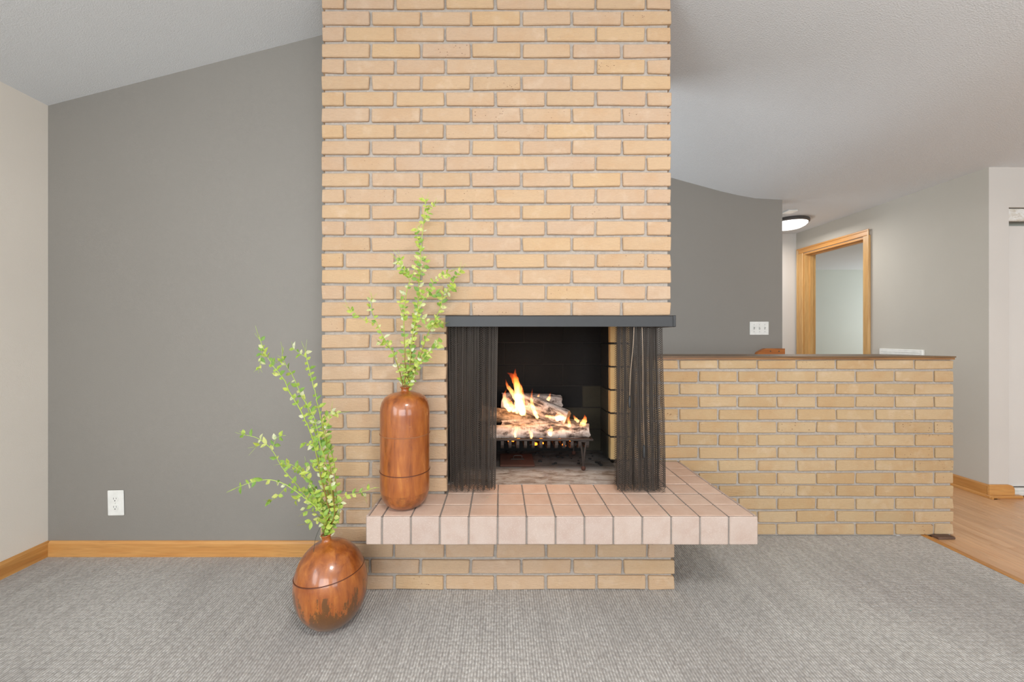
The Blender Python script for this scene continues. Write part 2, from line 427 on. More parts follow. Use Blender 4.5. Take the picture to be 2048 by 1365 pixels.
# ------------------------------------------------------------------ setting
XL, XR, YG = -2.30, 3.39, 2.01       # left wall, right hall wall, grey accent wall
ZC = 2.29                            # flat ceiling height
def ceil_z(x): return 2.885+.258*x if x < 0 else max(ZC, 2.885-.274*x)
prof = [(-2.4, ceil_z(-2.4)), (0, 2.885), (1.9, ceil_z(1.9)), (2.05, 2.33), (2.2, 2.303), (2.4, 2.292), (2.6, ZC), (8.1, ZC)]
top = [(x, z+.1) for x, z in prof][::-1]
tag(MB().prism(prof+top, -3.7, 7.1).build('ceiling', M['ceiling'], None, True, 9), 'pale sloping textured ceiling that levels off over the hall', 'ceiling', kind='structure')
def wall(name, mb, mat, label):
    return tag(mb.build(name, mat), label, 'wall', kind='structure')
wall('wall_left', MB().box(XL-.1, -3.6, 0, XL, YG+.1, ceil_z(XL)+.02), M['tan'], 'beige side wall at the left edge')
x1 = -.782
wall('wall_front', MB().prism([(XL, 0), (x1, 0), (x1, ceil_z(x1)+.02), (XL, ceil_z(XL)+.02)], YG, YG+.1), M['grey'],
     'dark grey accent wall left of the brick chimney')
wall('wall_stair', MB().prism([(-.5, -.9), (2.43, -.9), (2.43, ZC+.01), (2.17, ZC+.02), (0, 2.9), (-.5, 2.77)], 3.40, 3.52), M['grey'],
     'dark grey wall beyond the stairwell with the triple switch')
D0, D1, DZ = 3.67, 4.41, 2.04
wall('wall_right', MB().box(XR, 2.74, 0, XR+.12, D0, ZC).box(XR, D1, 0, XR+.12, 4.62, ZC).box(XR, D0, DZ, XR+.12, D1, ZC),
     M['tan_shaded'], 'beige hall wall with the wood-cased doorway')
wall('wall_hall', MB().box(1.5, 4.52, 0, XR, 4.62, ZC), M['offwhite'], 'pale end wall of the hall behind the ceiling light')
CX0, CZ1 = 3.527, 2.012
wall('wall_closet', MB().box(XR, 2.7382, 0, XR+.12, 2.7398, ZC).box(XR+.12, 2.7382, 0, CX0, 2.86, ZC).box(CX0, 2.74, CZ1, 5.0, 2.86, ZC), M['offwhite'], 'off-white wall around the closet opening at the right edge')
wall('wall_east', MB().box(5.0, -3.6, 0, 5.1, 2.86, ZC), M['offwhite'], 'off-white wall of the room out of frame')
# rear wall with the two window openings that light the room
rb = MB(); Y0, Y1 = -3.7, -3.6
for a, b, z0, z1 in ((XL, -1.75, 0, 2.9), (.95, 1.95, 0, 2.9), (4.05, 5.0, 0, 2.6), (-1.75, .95, 0, .55), (1.95, 4.05, 0, .55), (-1.75, .95, 2.35, 2.9), (1.95, 4.05, 2.27, 2.6)):
    n = 8; xs = [a+(b-a)*i/n for i in range(n+1)]
    tops = [min(z1, ceil_z(x)+.02) for x in xs]
    rb.prism([(a, z0), (b, z0)]+[(x, t) for x, t in list(zip(xs, tops))[::-1]], Y0, Y1)
wall('wall_back', rb, M['offwhite'], 'off-white window wall behind the viewer')
# bedroom seen through the doorway
wall('wall_bedroom', MB().box(3.41, 7.0, 0, 8.1, 7.1, ZC).box(8.0, 2.9, 0, 8.1, 7.0, ZC).box(3.51, 2.87, 0, 8.0, 2.97, ZC).box(3.41, 4.62, 0, 3.51, 7.0, ZC),
     M['sage'], 'pale grey-green bedroom wall seen through the doorway')

# carpet, wood floor, stairwell
XW = 2.362
cp = tag(MB().box(XL, -3.6, -.04, XW, YG, 0).box(.60, YG, -.04, XW, 2.214, 0).build('floor', M['carpet']), 'grey ribbed loop carpet of the living room', 'carpet', kind='structure')
wf = tag(MB().box(XW, -3.6, -.06, 5.0, 2.44, -.012).box(2.46, 2.44, -.06, 5.0, 2.87, -.012).box(2.46, 2.87, -.06, XR, 4.52, -.012).box(1.5, 3.52, -.06, 2.46, 4.52, -.012).box(XR, 2.87, -.06, 8, 7, -.012)
         .build('floor_wood', M['floor_wood']), 'light oak strip floor beside the carpet', 'floor', kind='structure')
block('edge_strip', XW-.002, -3.5, -.012, XW+.03, 2.44, .004, M['oak_y'], wf, .002, 0)
pw = .057; x = XW+.031
while x < 4.1:
    y = -.2-R.uniform(0, .8); ylim = 4.5 if 2.54 < x and x+pw < XR-.02 else (2.74-.02 if x > XR-.1 else 2.2)
    while y < ylim-.05:
        L = R.uniform(.6, 1.25); y1 = min(y+L, ylim)
        if not (x+pw > XR-.02 and x < XR): block('plank', x, y, -.012, x+pw-.0012, y1-.0012, 0, M['floor_wood'], wf, .0006, 0, 1, 0)
        elif y1 > 0: block('plank', x, y, -.012, x+pw-.0012, min(y1, 2.7)-.0012, 0, M['floor_wood'], wf, .0006, 0, 1, 0) if y < 2.6 else None
        y = y1
    x += pw
block('plank', 2.5375, 2.2012, -.012, 2.5628, 3.2, 0, M['floor_wood'], wf, .0006, 0, 1, 0)
tag(MB().box(-.5, 2.44, -.95, 2.46, 3.40, -.9).build('floor_stairwell', M['carpet']), 'carpeted stair landing below the half wall', 'floor', kind='structure')
tag(MB().box(2.36, 2.45, -.95, 2.46, 3.40, -.061).build('wall_stairwell', M['grey']), 'grey stairwell side wall below the floor', 'wall', kind='structure')

# baseboards
def bprofile(mb, p0, p1, h=.078, t=.013):
    p0, p1 = Vector(p0), Vector(p1); d = (p1-p0).normalized(); nrm = Vector((d.y, -d.x, 0))
    pr = [(0, 0), (t, 0), (t, h-.012), (t*.55, h-.003), (t*.3, h), (0, h)]
    n = len(pr); vs = [p+nrm*a+Vector((0, 0, b)) for p in (p0, p1) for a, b in pr]
    mb.add(vs, [tuple(range(n)), tuple(range(2*n-1, n-1, -1))]+[(i, i+n, (i+1) % n+n, (i+1) % n) for i in range(n)])
    return mb
tag(bprofile(MB(), (XL+.014, YG, 0), (-.795, YG, 0)).build('baseboard_front', M['oak_x']), 'honey oak baseboard under the grey accent wall', 'baseboard', kind='structure')
tag(bprofile(MB(), (XL, -3.59, 0), (XL, YG, 0)).build('baseboard_left', M['oak_y']), 'honey oak baseboard along the beige left wall', 'baseboard', kind='structure')
bb = bprofile(MB(), (XR, D0-.06, 0), (XR, 2.7395, 0), .088)
bbo = tag(bb.build('baseboard_right', M['oak_y']), 'oak baseboard along the beige hall wall', 'baseboard', kind='structure')
MB().prism([(XR-.013, 0), (XR-.028, 0), (XR-.026, .012), (XR-.013, .018)], 2.70, D0-.06, 'y').build('shoe_molding', M['oak_y'], bbo)
e = .05; px1 = 3.553
pl = [(XR-.013, .0205), (px1, .0205), (px1, .055), (px1-.004, .068), (px1-.012, .079), (px1-.022, .086), (px1-.036, .09), (XR-.013, .09)]
bco = tag(MB().prism(pl, 2.7255, 2.7375).build('baseboard_closet', M['oak_x']), 'short oak baseboard with rounded end beside the closet', 'baseboard', kind='structure')
MB().cbox(XR-.028, 2.708, 0, px1+.04, 2.739, .02, .004).build('shoe_molding', M['oak_x'], bco)

# doorway to the bedroom (oak casing)
dr = empty('door_1', (XR, (D0+D1)/2, 0), 'oak-cased open doorway in the beige hall wall', 'doorway', kind='structure')
def rel(o, p): o.location = -p.location; return o
cw = .06
for (ya, yb) in ((D0-cw, D0+.004), (D1-.004, D1+cw+.02)):
    o = MB().cbox(XR-.016, ya, 0, XR-.0005, yb, DZ+.004, .003).cbox(XR-.022, ya if ya < D0 else yb-.016, 0, XR-.0162, (ya+.016) if ya < D0 else yb, DZ+cw, .002).build('casing', M['oak_z'], dr); rel(o, dr)
o = MB().cbox(XR-.016, D0-cw+.017, DZ+.0045, XR-.0005, D1+cw+.003, DZ+cw, .003).cbox(XR-.0225, D0-cw, DZ+cw-.016, XR-.0165, D1+cw+.02, DZ+cw, .002).build('head_casing', M['oak_y'], dr); rel(o, dr)
o = MB().box(XR, D0, 0, XR+.12, D0+.018, DZ).box(XR+.05, D0+.018, 0, XR+.085, D0+.03, DZ-.018).build('jamb', M['oak_z'], dr); rel(o, dr)
o = MB().box(XR, D1-.018, 0, XR+.12, D1, DZ).box(XR+.05, D1-.03, 0, XR+.085, D1-.018, DZ-.018).build('jamb', M['oak_z'], dr); rel(o, dr)
o = MB().box(XR, D0+.018, DZ-.018, XR+.12, D1-.018, DZ).box(XR+.05, D0+.03, DZ-.03, XR+.085, D1-.03, DZ-.018).build('head_jamb', M['oak_y'], dr); rel(o, dr)

# closet sliding door at the right edge
cd = empty('door_2', (4.2, 2.80, 0), 'flush white closet door under a pale header board', 'door', kind='structure')
rel(MB().cbox(CX0+.001, 2.80, .05, 4.98, 2.835, 1.90, .003).build('panel', M['white_door'], cd), cd)
def mat_marble():
    t = NT('pale_mottled_header'); n = t.noise(t.coord(scale=(1, 1, 2)), 30, 5, .65, .5)
    return t.set(Base_Color=t.ramp(n, [(.35, lin((206, 198, 184))), (.55, lin((232, 230, 226))), (.7, lin((240, 240, 238)))]), Roughness=.5)
M['header'] = mat_marble()
rel(MB().cbox(CX0+.001, 2.752, 1.922, 4.98, 2.775, 2.006, .002).build('header_board', M['header'], cd), cd)
rel(MB().cbox(CX0+.03, 2.76, 0, 4.98, 2.795, .03, .003).cbox(CX0+.03, 2.77, .0305, 4.98, 2.795, .048, .003).build('floor_track', M['white'], cd), cd)

# windows of the rear wall
for i, (a, b, z0, z1) in enumerate(((-1.75, .95, .55, 2.35), (1.95, 4.05, .55, 2.27))):
    wn = empty('window_%d' % (i+1), ((a+b)/2, -3.65, z0), 'white framed window behind the viewer, number of panes two', 'window', kind='structure')
    wn['label'] = ('wide white framed window of the rear wall', 'narrower white framed window of the rear wall')[i]
    m = MB().box(a, -3.69, z0, a+.06, -3.61, z1).box(b-.06, -3.69, z0, b, -3.61, z1).box(a+.06, -3.69, z0, b-.06, -3.61, z0+.06).box(a+.06, -3.69, z1-.06, b-.06, -3.61, z1).box((a+b)/2-.03, -3.69, z0+.06, (a+b)/2+.03, -3.61, z1-.06)
    rel(m.build('window_frame', M['white'], wn), wn)

# ------------------------------------------------------------------ brick chimney and fireplace
YC = F/452.0                   # chimney face depth 1.748
fx = lambda p: (p-VX)/452.0
XA, XB = fx(643), fx(1342)
fp = empty('brick_fireplace', (0, YC, 0), 'tall buff brick chimney breast with an open corner firebox', 'fireplace')
P = 100.7/452.0; JT = .0118
HB = .0595
yb_back = YC+.032
def course(z0, h, xs, x0, x1, yf, mat, parent, depth=.032, joint=JT, name='brick'):
    edges = [x0]+[q for q in xs if x0+.02 < q < x1-.02]+[x1]
    for a, b in zip(edges[:-1], edges[1:]):
        l = a+(joint/2 if a != x0 else 0); r = b-(joint/2 if b != x1 else 0)
        l += R.uniform(-.0012, .0012); r += R.uniform(-.0012, .0012)
        l, r = round(l, 3), round(r, 3)
        hh = h
        zc = min(ceil_z(l), ceil_z(r))-.004
        if z0+hh > zc: hh = zc-z0
        if hh < .012: continue
        dz = R.uniform(-.0008, .0008) if z0 > .01 else 0
        block(name, l, yf, z0+dz, r, yf+depth, z0+dz+round(hh, 3), mat, parent, .0035, .0022, 7, .0008)
JA = [fx(688.6)+P*k for k in range(-1, 8)]; JB = [fx(740.7)+P*k for k in range(-1, 8)]
zrow = lambda i: 1.2096+.0717*i if i >= 0 else 1.2096+.0711*i
XP = fx(893)
for i in range(0, 24):
    course(zrow(i), HB, JA if i % 2 else JB, XA, XB, YC, M['brick'], fp)
for i in range(-13, 0):
    course(zrow(i), HB, JA if i % 2 else JB, XA, XP, YC, M['brick'], fp)
XB2 = .767; YB2 = YC-.012
for i in range(-17, -13):
    z0 = max(zrow(i), .002)
    course(z0, HB, JA if i % 2 else JB, XA if i < -13 else XP, XB2, YB2, M['brick'], fp, .044)
# side courses (seen only from a step aside): joined
sb = MB()
def side(mb, xf, sgn, z0, h, ya, yb, off):
    y = ya-off
    while y < yb:
        a, b = max(y, ya), min(y+P-JT, yb)
        if b-a > .02: mb.cbox(min(xf, xf-sgn*.03), a, z0, max(xf, xf-sgn*.03), b, z0+h, .003)
        y += P
for i in range(-17, 24):
    z0 = max(zrow(i), .002); h = HB
    zl = ceil_z(XA)-.004
    if z0+h < zl: side(sb, XA, -1, z0, h, yb_back+.012, YG-.003, (i % 2)*P/2)
    if i >= 0 and z0+h < zl: side(sb, XB, 1, z0, h, yb_back+.012, 2.44, (i % 2)*P/2)
    if i < -13: side(sb, XB2, 1, z0, h, yb_back+.012, 2.20, (i % 2)*P/2)
tag(rel(sb.build('side_brickwork', M['brick'], fp), fp), kind='stuff')
g = .011
core = MB()
core.prism([(XA+g, 1.172), (XB-g, 1.172), (XB-g, ceil_z(XB)+.01), (0, 2.89), (XA+g, ceil_z(XA)+.01)], YC+g, YC+.12)
core.prism([(XA+g, 1.70), (XB-g, 1.70), (XB-g, ceil_z(XB)+.01), (0, 2.89), (XA+g, ceil_z(XA)+.01)], YC+.12, 2.44)
core.box(XB-.10, YC+.12, 1.172, XB-g, 2.44, 1.70)
core.box(XA+g, YC+g, 0, XP-g, 2.44, 1.172).box(XA+g, YC+.12, 1.172, XP-g, 2.44, 1.70)
core.box(XP-g, YB2+g, 0, XB2-g, 2.44, .312).box(XA+g, YB2+g, 0, XP-g, YC+g, .285)
core.box(XP-g, 2.42, .312, XB-g, 2.46, 1.70)
rel(core.build('mortar_core', M['mortar'], fp), fp)
# steel angle under the brick over the opening
rel(MB().box(XP-g, YC+.008, 1.163, XB-.002, YC+.118, 1.1715).build('lintel', M['black_metal'], fp), fp)
# firebox
HZ = .421
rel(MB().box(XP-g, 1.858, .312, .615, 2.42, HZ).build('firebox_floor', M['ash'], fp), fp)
FB = .131
for r in range(10):
    z0 = HZ+.004+r*FB
    xs = [XP+.03]
    while xs[-1] < .60: xs.append(xs[-1]+.235-(.117 if (r % 2 and len(xs) == 1) else 0))
    xs = [q for q in xs if q < .57]+[.612]
    for a, b in zip(xs[:-1], xs[1:]):
        block('firebrick', a+.002, 2.392, z0, b-.002, 2.418, z0+FB-.005, M['soot'] if r > 2 or b < .60 else M['soot_mid'], fp, .002, .0008, 2)
rel(MB().box(XP-g, 2.396, HZ, .70, 2.4199, 1.70).build('fireback_mortar', M['soot_joint'], fp), fp)
for r in range(10):
    z0 = HZ+.004+r*FB
    if r < 6:
        block('firebrick', .617, 2.208, z0+.002, .742, 2.25, z0+FB-.007, M['firebrick'], fp, .003, .001, 3)
    block('firebrick', .610, 2.2525, z0, .640, 2.39, z0+FB-.005, M['soot_mid'] if r < 3 else M['soot'], fp, .002, .0008, 2)
    for k, (a, b) in enumerate(((YC+.13, YC+.36), (YC+.362, 2.39))):
        block('firebrick', XP, a, z0, XP+.024, b-.002, z0+FB-.005, M['soot'], fp, .002, .0008, 2)
rel(MB().box(.62, 2.214, HZ, .748, 2.395, 1.70).build('pier_mortar', M['soot_joint'], fp), fp)
rel(MB().box(XP-g+.001, YC+.121, 1.69, .70, 2.395, 1.699).box(XP, YC+.1201, 1.1722, XB-.101, YC+.13, 1.69).build('smoke_shelf', M['soot_black'], fp), fp)
rel(MB().box(.615, 2.02+.19, 1.20, XB-.102, 2.2135, 1.69).build('throat_lining', M['soot_black'], fp), fp)

# ------------------------------------------------------------------ tiled hearth
YH = 1.522; TP = .1116; XH0, XH1 = -.520, .998
th = empty('tiled_hearth', (.24, YH, .313), 'raised cantilevered hearth of square pink quarry tiles', 'hearth')
tx = [XH0]+[-.4555+TP*k for k in range(0, 13)]+[XH1]
j = .0058
ZH0 = .3135
rel(MB().box(XH0+.003, YH+.003, ZH0+.001, XH1-.003, YC-.013, HZ-.0022).box(XP-g+.001, YC-.012, ZH0+.001, XH1-.003, 1.857, HZ-.0022).box(.70, 1.858, ZH0+.001, XH1-.003, 2.2055, HZ-.0022).box(.6155, 1.858, ZH0+.001, .70, 2.2055, HZ-.011)
    .build('slab', M['grout'], th), th)
def tile(x0, y0, x1, y1):
    block('tile', x0+j/2, y0+j/2, HZ-.011, x1-j/2, y1-j/2, HZ, M['tile'], th, .0015, .0004, 2, .0004)
for r in range(2):
    for a, b in zip(tx[:-1], tx[1:]):
        y0 = YH+.0105 if r == 0 else YH+TP*r
        tile(a if a > XH0 else a+.0105, y0, b if b < XH1 else b-.0105, YH+TP*(r+1))
for r in range(2, 6):
    for a, b in zip(tx[:-1], tx[1:]):
        if b <= XP+.01: continue
        if r > 2 and a < .6: continue
        y0, y1 = YH+TP*r+.0025, YH+TP*(r+1)
        a2 = max(a, XP+.001)
        tile(a2, y0, b if b < XH1 else b-.0105, min(y1+.0025, 2.206))
for a, b in zip(tx[:-1], tx[1:]):
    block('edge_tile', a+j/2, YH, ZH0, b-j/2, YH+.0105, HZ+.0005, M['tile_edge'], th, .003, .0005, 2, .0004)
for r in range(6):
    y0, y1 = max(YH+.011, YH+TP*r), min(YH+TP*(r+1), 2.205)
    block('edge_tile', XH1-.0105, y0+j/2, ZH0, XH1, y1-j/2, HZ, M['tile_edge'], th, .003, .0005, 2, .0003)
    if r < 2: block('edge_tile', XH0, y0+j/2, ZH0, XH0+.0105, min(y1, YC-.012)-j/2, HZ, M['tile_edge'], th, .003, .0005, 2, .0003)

# ------------------------------------------------------------------ brick half wall
YW = F/358.0
hw = empty('wall_half', (1.65, YW, 0), 'low yellow brick half wall with a dark wood cap', 'half wall', kind='structure')
wx = lambda p: (p-VX)/358.0
XE = 2.536; X0 = .752; PW = .2197
JE = [wx(1358.5)+PW*k for k in range(-2, 8)]; JO = [wx(1397.6)+PW*k for k in range(-2, 8)]
for k in range(14):
    zb = .9345-.07137*k; h = .0575 if k else .0475
    course(max(zb, .004), h, JE if k % 2 == 0 else JO, X0, XE, YW, M['brick2'], hw, .034, .012)
hb = MB()
for k in range(14):
    zb = .9345-.07137*k; side(hb, XE, 1, max(zb, .004), .0575 if k else .0475, YW+.046, 2.44, (k % 2)*.1)
tag(rel(hb.build('end_brickwork', M['brick2'], hw), hw), kind='stuff')
rel(MB().box(X0+.004, YW+.010, 0, XE-.010, 2.435, .986).build('mortar_core', M['mortar'], hw), hw)
rel(MB().prism([(.752, 2.198), (XE+.003, 2.198), (XE+.003, 2.215), (2.36, 2.46), (.752, 2.46)], .9985, 1.0055, 'z').build('cap_board', M['cap_wood'], hw), hw)
rel(MB().box(.752, 2.2015, .9865, XE, 2.45, .9975).build('cap_molding', M['cap_edge'], hw), hw)
tag(MB().cbox(2.405, 2.165, .0002, 2.50, 2.2055, .013, .003, 0, .001).build('brick_chip', M['chip']), 'dark broken brick chip on the floor at the half wall end', 'brick chip')
# ------------------------------------------------------------------ fire screen: hood rail, two wire mesh curtains, pull chains
fs = empty('fire_screen', (.26, YC-.01, HZ), 'black hooded fire screen with wire mesh curtains drawn apart', 'fire screen')
HX0, HX1 = fx(893)+.0, fx(1346.5)-.004
hz1, hz0 = CH-(632-VY)/452, CH-(654.5-VY)/452
hp = [(YC-.036, hz0+.001), (YC-.036, hz1-.004), (YC-.031, hz1), (YC-.0005, hz1), (YC-.0005, hz1-.004), (YC-.026, hz1-.004), (YC-.03, hz0+.001)]
rel(MB().prism(hp, HX0+.0, HX1-.014, 'x').build('hood_rail', M['black_metal'], fs), fs)
rel(MB().cbox(HX1-.0135, YC-.038, hz0, HX1, YC-.0005, hz1+.0005, .002).cbox(HX1-.0035+.004, YC, hz0, HX1+.012, 2.18, hz1, .002).build('end_bracket', M['black_metal'], fs), fs)
rel(MB().tube([(HX0+.02, YC-.012, hz0+.012), (HX1-.02, YC-.012, hz0+.012)], .004, 8).build('curtain_rod', M['iron'], fs), fs)
def curtain(x0t, x1t, x0b, x1b, yc, ztop, zbot, L, nf, amp, wires, ragged, seed, open_edge=0, wr=.00125, layers=1):
    rr = random.Random(seed); mb = MB()
    nz = int((ztop-zbot)/.0048); ph = rr.random()*6
    fw = [rr.uniform(.7, 1.3) for _ in range(nf)]; tot = sum(fw)
    cum = [0]
    for q in fw: cum.append(cum[-1]+q/tot)
    def pos(u, v):
        u = max(0, min(1, u))
        for q in range(nf):
            if u <= cum[q+1]+1e-9: break
        lu = (u-cum[q])/(cum[q+1]-cum[q])
        if open_edge > 0 and q == nf-1: a = amp*.35
        else: a = amp*(.8+.4*((q*7) % 5)/4)
        th_ = lu*2*math.pi
        x = (x0t+(x1t-x0t)*u)*(1-v)+(x0b+(x1b-x0b)*u)*v
        x += .55*(1/nf)*abs(x1t-x0t)*math.sin(2*th_)*.75
        lean = .006*math.sin(u*9+ph)*v
        return Vector((x+lean, yc+a*math.cos(th_)*(.85+.25*v)+.004*math.sin(v*5+u*8), 0))
    for k in range(wires):
        pts = []
        end = nz-(rr.randrange(0, 4) if ragged else 0)
        for i in range(end+1):
            v = i/nz; sgn = 1 if (i+k) % 2 else -1
            u = (k+.5+.52*sgn)/wires
            if layers == 2:
                kk = k//2; u = (kk+.5+.52*(1 if (i+kk) % 2 else -1))/(wires/2)
                if k % 2: u = 1-u
            p = pos(u, v)
            if layers == 2 and k % 2: p.y += .016; p.x += .005*math.sin(u*40)
            p.z = ztop-(ztop-zbot)*v; pts.append(p+Vector((0, .0006*sgn, 0)))
        mb.tube(pts, wr, 3, cap=False)
    me = mesh('mesh_curtain', mb.v, mb.f, True); me.materials.append(M['chain'])
    o = bpy.data.objects.new('mesh_curtain', me); C.objects.link(o); o.parent = fs; rel(o, fs); return o
ZB = HZ+.006
curtain(fx(896), fx(996), fx(898), fx(992), YC+.036, hz0+.008, ZB, .5, 7, .030, 180, True, 3, 1)
curtain(fx(1239), fx(1327), fx(1239), fx(1333), YC+.036, hz0+.008, ZB, .5, 7, .034, 330, True, 5, 0, .00125, 2)
for (pa, pb, y0p, y1p, ye) in ((1268, 1259, 655, 792, 817), (1284, 1288, 655, 890, 918)):
    yq = YC-.024
    a = at(pa, y0p, yq); b = at(pb, y1p, yq); c = at(pb, ye, yq)
    mb = MB(); pts = [a.lerp(b, i/10)+Vector((.0015*math.sin(i*.7), 0, 0)) for i in range(11)]
    mb.tube(pts, .0011, 6)
    ch = rel(mb.build('pull_chain', M['brass'], fs), fs)
    hl = (b-c).length
    h = MB().lathe([(.0015, 0), (.0058, .003), (.0064, .012), (.0062, hl*.6), (.004, hl*.85), (.0018, hl)], 14)
    hh = h.build('pull_handle', M['black_metal'], ch, True); hh.location = c

# ------------------------------------------------------------------ fire grate
GX0, GX1, GY0, GY1, GZ = -.058, .483, 2.045, 2.325, .582
gr = empty('fire_grate', (.21, 2.18, HZ), 'black cast iron fire grate holding the burning logs', 'grate')
def gp(mb, name, mat=None, **k): return rel(mb.build(name, mat or M['iron'], gr, **k), gr)
gp(MB().cbox(GX0, GY0-.004, GZ-.006, GX1, GY0+.006, GZ+.004, .0015), 'front_rail')
gp(MB().cbox(GX0, GY1-.006, GZ-.006, GX1, GY1+.004, GZ+.004, .0015), 'back_rail')
for xx in (GX0, GX1-.01):
    gp(MB().cbox(xx, GY0+.0065, GZ-.006, xx+.01, GY1-.0065, GZ+.004, .0015), 'side_rail')
nb = 13
for k in range(nb):
    xx = GX0+.03+(GX1-GX0-.06)*k/(nb-1)
    prf = cat_spline([(xx, GY0+.001, GZ-.007), (xx, GY0+.004, GZ-.035), (xx, GY0+.03, GZ-.048), (xx, (GY0+GY1)/2, GZ-.052), (xx, GY1-.03, GZ-.048), (xx, GY1-.004, GZ-.035), (xx, GY1-.001, GZ-.007)], 3)
    mb = MB(); w_ = .0075; vs = []; n = len(prf)
    for q, pnt in enumerate(prf):
        tan = (prf[min(q+1, n-1)]-prf[max(q-1, 0)]).normalized(); nn = Vector((1, 0, 0)).cross(tan)*.004
        vs += [pnt+Vector((-w_, 0, 0))-nn, pnt+Vector((w_, 0, 0))-nn, pnt+Vector((w_, 0, 0))+nn, pnt+Vector((-w_, 0, 0))+nn]
    f_ = [(0, 1, 2, 3), tuple(4*(n-1)+q for q in (3, 2, 1, 0))]
    for q in range(n-1):
        for s_ in range(4): f_.append((4*q+s_, 4*q+(s_+1) % 4, 4*q+4+(s_+1) % 4, 4*q+4+s_))
    mb.add(vs, f_); gp(mb, 'bar')
for xx in (GX0+.012, GX1-.05):
    for yy in (GY0+.005, GY1-.005):
        zt = GZ-.007
        mb = MB().tube(cat_spline([(xx-.016, yy, zt), (xx-.008, yy, zt-.05), (xx, yy, HZ+.03), (xx, yy, HZ+.014)], 4), [.0055]*13, 6)
        mb.tube(cat_spline([(xx+.016, yy, zt), (xx+.008, yy, zt-.05), (xx, yy, HZ+.03), (xx, yy, HZ+.014)], 4), [.0055]*13, 6)
        mb.box(xx-.02, yy-.005, zt-.006, xx+.02, yy+.005, zt)
        lg = gp(mb, 'leg')
        f = MB().lathe([(.004, 0), (.010, .004), (.012, .012), (.009, .02), (.003, .024)], 12).build('foot', M['rust'], lg, True)
        f.location = (xx, yy, HZ)

# ------------------------------------------------------------------ logs
def log(name, a, b, r0, r1, mat, label, seed, flat=1.0, endmi=True):
    rr = random.Random(seed); a, b = Vector(a), Vector(b); L = (b-a).length; n = 18; m = 12
    ax = (b-a).normalized(); rot = ax.to_track_quat('X', 'Z').to_matrix().to_4x4(); mid = (a+b)/2
    vs = []; lump = [[rr.uniform(.9, 1.1) for _ in range(n)] for _ in range(4)]
    for i in range(m+1):
        t = i/m; x = (t-.5)*L; r = r0+(r1-r0)*t; bend = .012*math.sin(t*math.pi)*rr.choice([1])
        for k in range(n):
            q = 2*math.pi*k/n; j0 = t*3; ja = int(min(j0, 2)); fr = j0-ja
            l = lump[ja][k]*(1-fr)+lump[ja+1][k]*fr
            rad = r*l*(1+rr.uniform(-.035, .035))
            xx = x+(rr.uniform(-.006, .006) if i in (0, m) else 0)
            vs.append((xx, rad*math.cos(q), rad*math.sin(q)*flat+bend*.3))
    fs_ = [(i*n+k, i*n+(k+1) % n, (i+1)*n+(k+1) % n, (i+1)*n+k) for i in range(m) for k in range(n)]
    mi = [0]*len(fs_)+[1, 1]; fs_ += [tuple(range(n-1, -1, -1)), tuple(range(m*n, (m+1)*n))]
    me = mesh(name, vs, fs_, True, mi); me.materials.append(mat); me.materials.append(M['log_end'])
    me.set_sharp_from_angle(angle=math.radians(55))
    o = bpy.data.objects.new(name, me); C.objects.link(o); o.matrix_world = Matrix.Translation(mid) @ rot
    return tag(o, label, 'log', 'birch logs on the grate')
log('firewood_log', at(976, 866, 2.10), at(1177, 863, 2.10), .036, .038, M['birch'], 'straight white birch log along the front of the grate', 1)
log('firewood_log', at(1003, 851, 2.175), at(1120, 853, 2.165), .034, .03, M['birch'], 'short birch log behind the front one, mostly covered', 2)
log('firewood_log', at(962, 827, 2.17), at(1092, 846, 2.24), .040, .034, M['bark'], 'grey-brown log jutting left behind the mesh curtain', 3)
log('firewood_log', at(1040, 803, 2.24), at(1134, 840, 2.13), .062, .054, M['birch'], 'thick birch log slanting down to the right on top', 4, .9)
log('firewood_log', at(1003, 806, 2.315), at(1122, 808, 2.325), .058, .046, M['birch'], 'rear birch log behind the tall flame', 5)
log('firewood_log', at(1100, 850, 2.25), at(1168, 850, 2.22), .030, .027, M['bark'], 'short dark log at the right rear of the grate', 6)

# ------------------------------------------------------------------ flames
fl = empty('fire', (.11, 2.1, .58), 'yellow and orange flames rising from the birch logs', 'fire')
def flame(pts, wid, Z, seed):
    rr = random.Random(seed)
    pp = [at(x_, y_, Z+rr.uniform(-.01, .01)) for x_, y_ in pts]
    sp = cat_spline(pp, 6); n = len(sp); rs = []
    for i in range(n):
        t = i/(n-1); r = wid*1.2*(math.sin(math.pi*min(1, (t*.75+.22)))**.8)*(1-t**3*.6)
        rs.append(max(.0006, r*(1+.12*math.sin(i*1.7+seed))))
    rs[0] *= .5; rs[-1] = .0005
    o = MB().tube(sp, rs, 12).build('flame', M['flame'], fl, True); rel(o, fl)
    return o
flame([(1046, 832), (1038, 800), (1036, 775), (1024, 752), (1014, 746)], .019, 2.10, 1)
flame([(1034, 828), (1035, 795), (1033, 765), (1030, 750), (1031, 737)], .015, 2.11, 2)
flame([(1034, 805), (1024, 785), (1015, 772), (1011, 758)], .010, 2.12, 3)
flame([(1050, 832), (1046, 805), (1045, 785), (1042, 766)], .009, 2.09, 4)
flame([(1022, 824), (1012, 810), (1009, 792), (1013, 778)], .012, 2.13, 5)
flame([(1030, 824), (1022, 812), (1016, 800), (1020, 796)], .014, 2.10, 6)
flame([(1076, 838), (1068, 822), (1063, 800), (1065, 776)], .010, 2.12, 7)
flame([(1072, 800), (1076, 794), (1080, 786)], .006, 2.22, 8)
flame([(1094, 801), (1098, 797), (1101, 785)], .009, 2.24, 9)
flame([(1160, 858), (1166, 848), (1170, 838), (1169, 829)], .013, 2.09, 10)
flame([(1158, 845), (1151, 838), (1146, 829)], .008, 2.09, 11)
flame([(1135, 862), (1139, 850), (1137, 838), (1142, 830)], .008, 2.08, 12)
